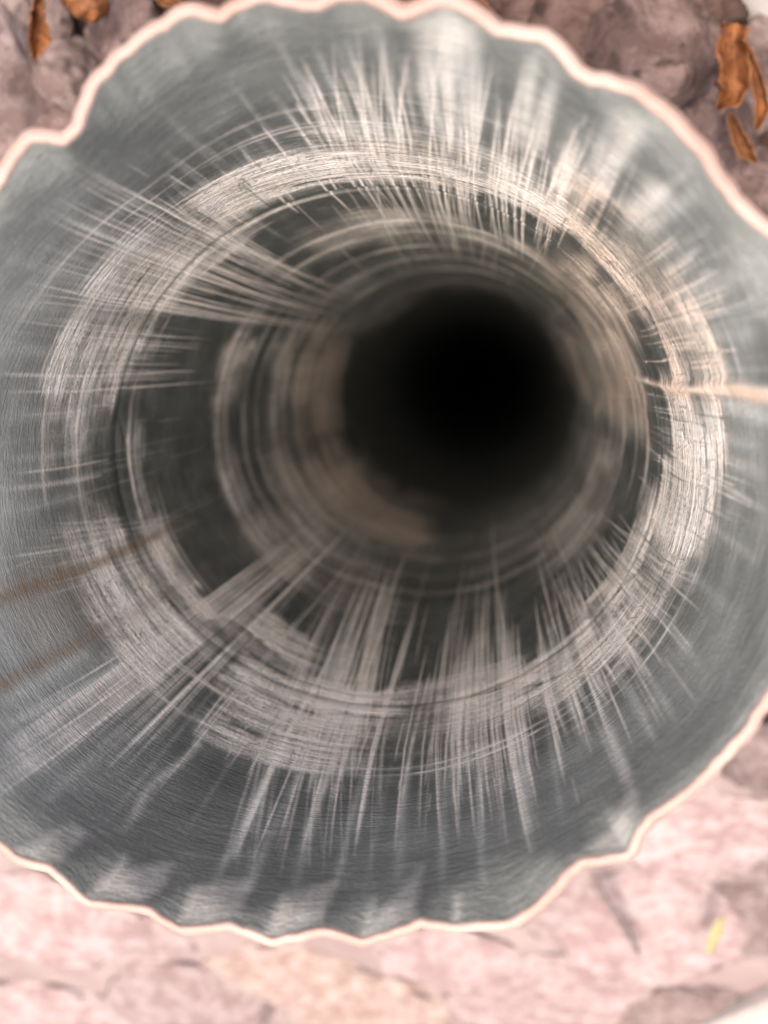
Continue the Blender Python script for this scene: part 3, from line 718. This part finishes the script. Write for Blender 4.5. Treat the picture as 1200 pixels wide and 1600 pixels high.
neighbour(1163, 22, 1.0, 1.2, 'white fluted pipe wall in the top right corner, above the curled leaf', 0.05)

SLOPE_UP = (0, -SLOPE / math.hypot(1, SLOPE), 1 / math.hypot(1, SLOPE))
def lying_pipe(px, py, along, label):
    """fluted pipe lying on the ground; its near edge passes pixel px,py running along (world xy)"""
    u = np.array([along[0], along[1], SLOPE * along[1]]); u /= np.linalg.norm(u)
    foot, _ = px_ground(px, py)
    nrm = np.cross(np.array(SLOPE_UP), u); nrm /= np.linalg.norm(nrm)       # across the pipe, in the slope
    if nrm[:2] @ (foot[:2] - CAM[:2]) < 0: nrm = -nrm
    cen = foot + nrm * R * 1.0 + np.array(SLOPE_UP) * 0.12 * R              # half sunk in the grit
    L = 7 * R
    root = empty('fluted_pipe', (cen - u * L * 0.5).tolist())
    root.rotation_mode = 'QUATERNION'; root.rotation_quaternion = Vector((0, 0, 1)).rotation_difference(Vector(u.tolist()))
    tag(root, label, 'pipe', 'fluted pipes among the stones')
    fn = lambda a: 0.955 + 0.035 * np.abs((a * 16 / math.pi) % 2 - 1)
    n = 720
    shell(root, L, fn, L, n, mat=CREAM)
    a = -math.pi + np.arange(n) * 2 * math.pi / n
    V = [np.column_stack([fn(a) * A_AX * R * np.cos(a), fn(a) * B_AX * R * np.sin(a), np.full(n, L - .007 * R - q_ * L)]) for q_ in np.linspace(0, 1, 12)]
    o = mesh_obj('bore', np.array(V), grid_faces(len(V), n, True)[:, ::-1], BORE, root)
    return root
lying_pipe(1150, 1553, (0.63, 0.78), 'white fluted pipe lying in the bottom right corner, below the yellow leaf')

# ------------------------------------------------------------------ stones
def ico(sub):
    import bmesh
    bm = bmesh.new(); bmesh.ops.create_icosphere(bm, subdivisions=sub, radius=1.0)
    V = np.array([v_.co[:] for v_ in bm.verts]); Fc = np.array([[v_.index for v_ in f_.verts] for f_ in bm.faces]); bm.free()
    return V, Fc
ICO_V, ICO_F = ico(4)
def stone_shape(seed, blocky=0.5):
    g = np.random.default_rng(seed)
    V = ICO_V.copy()
    # chop by random planes for facets
    for _ in range(11):
        n = g.normal(size=3); n /= np.linalg.norm(n); dd = g.uniform(0.62, 0.95)
        s = V @ n; over = np.clip(s - dd, 0, None)
        V = V - n[None] * (over * (0.82 * blocky + .15))[:, None]
    o = Vector(g.uniform(-20, 20, 3).tolist())
    L = []
    for p in V:
        w = Vector(p.tolist())
        L.append(0.15 * mnoise.noise(w * 1.6 + o) + 0.11 * mnoise.noise(w * 3.7 + o) + 0.055 * mnoise.noise(w * 9 + o) + 0.014 * mnoise.noise(w * 22 + o))
    return V * (1 + np.array(L))[:, None]
SLOPE_N = Vector((0, -SLOPE, 1)).normalized()
BASEQ = Vector((0, 0, 1)).rotation_difference(SLOPE_N)
def stone(px, py, wpx, hpx, rot, kind, label, seed, flat=0.6, sink=0.25, group='stones around the pipe', blocky=0.5):
    X, s = px_ground(px, py)
    k = s / F_PX                             # metres per pixel there
    a, b = wpx * k / 2, hpx * k / 2; c_ = flat * min(a, b)
    o = mesh_obj('stone', stone_shape(seed, blocky) * np.array([a, b, c_]), ICO_F, STONE[kind])
    o.rotation_mode = 'QUATERNION'
    q_ = Vector((0, 0, 1)).rotation_difference(Vector((0, 0, 1)))
    from mathutils import Quaternion
    o.rotation_quaternion = BASEQ @ Quaternion((0, 0, 1), math.radians(rot))
    o.location = Vector(X.tolist()) + SLOPE_N * (c_ * (1 - 2 * sink))
    tag(o, label, 'stone', group)
    return o
STONES = [
    # top left corner
    (18, 95, 120, 190, 10, 'rose', 'pale pink stone at the left edge, beside the upright orange leaf', .6),
    (20, 232, 150, 120, 20, 'grey', 'mottled pale stone at the left edge, touching the wavy rim', .5),
    (122, 120, 120, 100, -20, 'grey', 'grey brown stone below the two orange leaves at top left', .6),
    (80, 190, 110, 80, 10, 'mauve', 'small mauve stone in the notch of the rim at upper left', .5),
    (96, 28, 52, 58, 0, 'grey', 'small round grey stone between the two orange leaves at top left', .7),
    (208, 62, 120, 130, 30, 'mauve', 'brownish mauve stone left of the rim top, right of the orange leaves', .5),
    (20, 8, 110, 80, 5, 'grey', 'grey stone cut off by the top left corner', .5),
    # top edge
    (360, -40, 170, 100, 5, 'brown', 'dark brown stone just above the rim, left of top middle', .5),
    (600, -30, 170, 90, -5, 'brown', 'dark brown stone just above the rim at top middle', .5),
    (800, 10, 120, 90, 12, 'brown', 'brown stone above the rim, right of top middle', .5),
    # top right
    (885, 52, 130, 130, 0, 'brown', 'dark brown stone between the rim and the big mauve stone', .55),
    (1010, 92, 200, 170, -25, 'mauve', 'big mauve stone left of the curled orange leaf', .65),
    (1092, 208, 140, 120, -30, 'mauve', 'mauve stone under the tip of the curled orange leaf', .5),
    (1165, 345, 170, 190, 20, 'mauve', 'mauve grey stone at the right edge beside the upper rim', .5),
    (1195, 120, 100, 150, 10, 'grey', 'grey stone at the right edge behind the curled orange leaf', .5),
    (1085, 5, 150, 70, -20, 'brown', 'dark stone at the top edge left of the corner pipe', .5),
    (975, -30, 170, 110, 0, 'mauve', 'mauve stone cut off by the top edge above the big stone', .5),
    # right, below
    (1205, 1160, 130, 170, 0, 'rose', 'rose brown stone at the right edge below the rim', .5),
    (1110, 1300, 190, 170, 25, 'pink', 'pink stone below right of the rim, beside its last notch', .45),
    (1195, 1330, 120, 130, 10, 'rose', 'rose stone at the right edge above the yellow leaf', .45),
    (1020, 1455, 220, 230, 10, 'pink', 'broad pink stone left of the yellow leaf, right of the dark strip', .35),
    (1160, 1440, 170, 150, 40, 'rose', 'rose stone under the small yellow leaf', .35),
    (1060, 1590, 180, 150, 0, 'rose', 'rose grey stone left of the bottom right corner pipe', .4),
    # along the bottom
    (900, 1420, 150, 150, 0, 'pink', 'pink stone under the rim, left of the dark strip', .35),
    (850, 1560, 260, 200, 12, 'pink', 'wide pale pink stone at the bottom edge, right of the middle', .35),
    (700, 1500, 190, 140, -12, 'pink', 'pale pink stone under the rim at bottom middle', .35),
    (570, 1575, 220, 170, 8, 'peach', 'peach coloured stone at the bottom edge left of the middle', .4),
    (440, 1520, 190, 150, 0, 'peach', 'pale peach stone under the wavy rim, left of bottom middle', .35),
    (300, 1560, 200, 190, 20, 'pink', 'pale pink stone at the bottom edge, left third', .4),
    (210, 1470, 160, 120, -20, 'pink', 'small pale pink stone right under the rim at lower left', .35),
    (75, 1440, 240, 190, 25, 'pink', 'broad pale pink stone under the rim at lower left', .4),
    (100, 1590, 220, 170, 0, 'pink', 'pale pink stone in the bottom left corner', .4),
]
for i, (x, y, w_, h_, r_, kd, lb, fl) in enumerate(STONES):
    low = y > 1250
    stone(x, y, w_ * (1.4 if low else 1.14), h_ * (1.4 if low else 1.14), r_, kd, lb, 100 + i, fl * (0.36 if low else 1.25), 0.45 if low else 0.28, blocky=0.15 if low else 0.5)

# pebbles filling the gaps
def gravel():
    V0, F0 = ico(2); Vs, Fs = [], []; base = 0
    g = np.random.default_rng(5)
    for i in range(500):
        x, y = g.uniform(-0.42, 0.5), g.uniform(-0.06, 0.36)
        if math.hypot(x, y / .95) < 0.075: continue
        s = g.uniform(0.003, 0.009)
        P = V0 * (1 + 0.25 * g.normal(size=(len(V0), 1)) * 0.5) * np.array([s, s * g.uniform(.6, 1), s * .6])
        a = g.uniform(0, 6.3); ca, sa = math.cos(a), math.sin(a)
        P = P @ np.array([[ca, sa, 0], [-sa, ca, 0], [0, 0, 1]])
        P = P + np.array([x, y, ground_z(x, y) - 0.001])
        Vs.append(P); Fs.append(F0 + base); base += len(P)
    o = mesh_obj('gravel', np.concatenate(Vs), np.concatenate(Fs), STONE['rose'])
    tag(o, 'small pebbles and grit filling the gaps between the stones', 'gravel', None, 'stuff')
gravel()

# ------------------------------------------------------------------ leaves and dark strip
LEAF_O = mat_leaf('dry_orange_leaf', (0.10, 0.034, 0.011), (0.235, 0.09, 0.03), (0.04, 0.014, 0.006))
LEAF_D = mat_leaf('dry_brown_leaf', (0.13, 0.05, 0.018), (0.20, 0.085, 0.03), (0.06, 0.025, 0.01))
LEAF_Y = mat_leaf('yellow_leaf', (0.30, 0.275, 0.13), (0.34, 0.315, 0.18), (0.25, 0.22, 0.09))
def leaf(pts, widths, lift, curl, mat, label, name='leaf', wave=0.0):
    """blade along photo points pts with half-widths (px); lift in R above the slope"""
    pts = np.array(pts, float); n = 40; m = 13
    tt = np.linspace(0, 1, len(pts)); u = np.linspace(0, 1, n)
    cx, cy = np.interp(u, tt, pts[:, 0]), np.interp(u, tt, pts[:, 1])
    ker = np.array([1, 2, 3, 4, 3, 2, 1.]) / 16
    sm = lambda a: np.convolve(np.r_[[a[0]] * 3, a, [a[-1]] * 3], ker, 'valid')
    cx, cy = sm(cx), sm(cy)
    W = np.interp(u, np.linspace(0, 1, len(widths)), widths); W = sm(W) * (1 + np.array([0.30 * mnoise.noise(Vector((u_ * 9, pts[0, 0], 0))) + 0.18 * mnoise.noise(Vector((u_ * 25, pts[0, 1], 4))) for u_ in u]))
    dx, dy = np.gradient(cx), np.gradient(cy); L = np.hypot(dx, dy); nx, ny = -dy / L, dx / L
    V = []
    for i in range(n):
        lf = np.interp(u[i], np.linspace(0, 1, len(lift)), lift)
        for s_ in np.linspace(-1, 1, m):
            wv = wave * math.sin(u[i] * 17 + s_ * 2) * abs(s_)
            z = (lf + curl * s_ * s_ + wv + 0.01 * mnoise.noise(Vector((u[i] * 6, s_ * 3, cx[0])))) * R
            P, _ = px_ground(cx[i] + nx[i] * W[i] * s_, cy[i] + ny[i] * W[i] * s_, z)
            V.append(P)
    V = np.array(V); org = V[(n // 2) * m + m // 2].copy()
    o = mesh_obj(name, V - org, grid_faces(n, m, False), mat)
    o.location = org.tolist()
    so = o.modifiers.new('thickness', 'SOLIDIFY'); so.thickness = 0.00035; so.offset = 0
    # midrib
    Vr = []
    for i in range(n):
        c0 = V[i * m + m // 2] - org
        rr_ = 0.012 * R * (1 - 0.7 * u[i])
        for k in range(6):
            aa = k * math.pi / 3; Vr.append(c0 + np.array([math.cos(aa) * rr_, 0, math.sin(aa) * rr_ + 0.0002]))
    mesh_obj('midrib', np.array(Vr), grid_faces(n, 6, True), mat, o)
    tag(o, label, 'leaf', 'fallen leaves on the stones')
    return o
leaf([(1150, 36), (1143, 70), (1150, 115), (1145, 145), (1119, 172)], [17, 25, 24, 23, 2], [.62, .6, .58, .6, .5], 0.10, LEAF_O, 'large curled orange leaf lying upright near the top right corner', wave=.02)
leaf([(1168, 70), (1182, 120), (1192, 165), (1182, 205)], [3, 9, 12, 3], [.35, .4, .42, .4], 0.06, LEAF_O, 'narrow orange leaf at the right edge, beside the large curled leaf')
leaf([(1140, 178), (1150, 205), (1162, 232), (1182, 254)], [6, 10, 15, 2], [.3, .32, .35, .33], 0.08, LEAF_D, 'small brown orange leaf tip below the large curled leaf')
leaf([(62, -8), (58, 30), (62, 60), (53, 95)], [8, 11, 19, 2], [.55, .55, .5, .45], 0.08, LEAF_O, 'narrow upright orange leaf near the top left corner', wave=.03)
leaf([(95, -12), (125, 5), (150, 12), (140, 34)], [10, 22, 24, 5], [.5, .5, .5, .45], -0.08, LEAF_O, 'broad orange leaf cut off by the top edge at upper left', wave=.03)
leaf([(235, -15), (262, 0), (290, 12)], [4, 12, 3], [.3, .3, .3], 0.06, LEAF_D, 'dark brown leaf at the top edge above the left rim')
leaf([(470, -14), (510, -2), (560, -10)], [4, 14, 3], [.35, .35, .35], 0.06, LEAF_D, 'brown leaf peeping over the top of the rim, left of middle')
leaf([(610, -5), (640, 10), (690, -8)], [4, 12, 3], [.35, .35, .35], 0.06, LEAF_D, 'brown leaf peeping over the rim at top middle')
leaf([(715, -12), (745, 6), (770, 20)], [4, 10, 3], [.35, .35, .35], 0.06, LEAF_D, 'brown leaf above the rim, right of top middle')
leaf([(1128, 1432), (1120, 1455), (1108, 1488)], [4, 9, 6], [.35, .38, .35], 0.05, LEAF_Y, 'small yellow leaf lying on the pink stones at lower right')

def dark_strip(pts, r0, label):  # tapered tube in stone colour, seen as a dark line
    n = 26; pts = np.array(pts, float); u = np.linspace(0, 1, n); tt = np.linspace(0, 1, len(pts))
    cx, cy = np.interp(u, tt, pts[:, 0]), np.interp(u, tt, pts[:, 1])
    P = np.array([px_ground(a, b_, .33 * R)[0] for a, b_ in zip(cx, cy)]); org = P[0].copy()
    T = np.gradient(P, axis=0); T /= np.linalg.norm(T, axis=1, keepdims=True)
    V = []
    for i in range(n):
        n1 = np.cross(T[i], [0, 0, 1]); n1 /= np.linalg.norm(n1); n2 = np.cross(n1, T[i])
        r_ = r0 * (1 - 0.45 * u[i]) * min(1, 8 * u[i] + .02, 8 * (1 - u[i]) + .02) * (1 + 0.25 * mnoise.noise(Vector((u[i] * 9, 2, 2))))
        for k in range(8):
            a = k * math.pi / 4; V.append(P[i] - org + n1 * math.cos(a) * r_ + n2 * math.sin(a) * r_)
    o = mesh_obj('dark_strip', np.array(V), grid_faces(n, 8, True), STONE['rose']); o.location = org.tolist()
    tag(o, label, 'dark_strip')
dark_strip([(922, 1362), (940, 1400), (960, 1425), (985, 1465), (1003, 1500)], 0.0032, 'thin dark strip slanting across the pink stones under the rim at lower right')
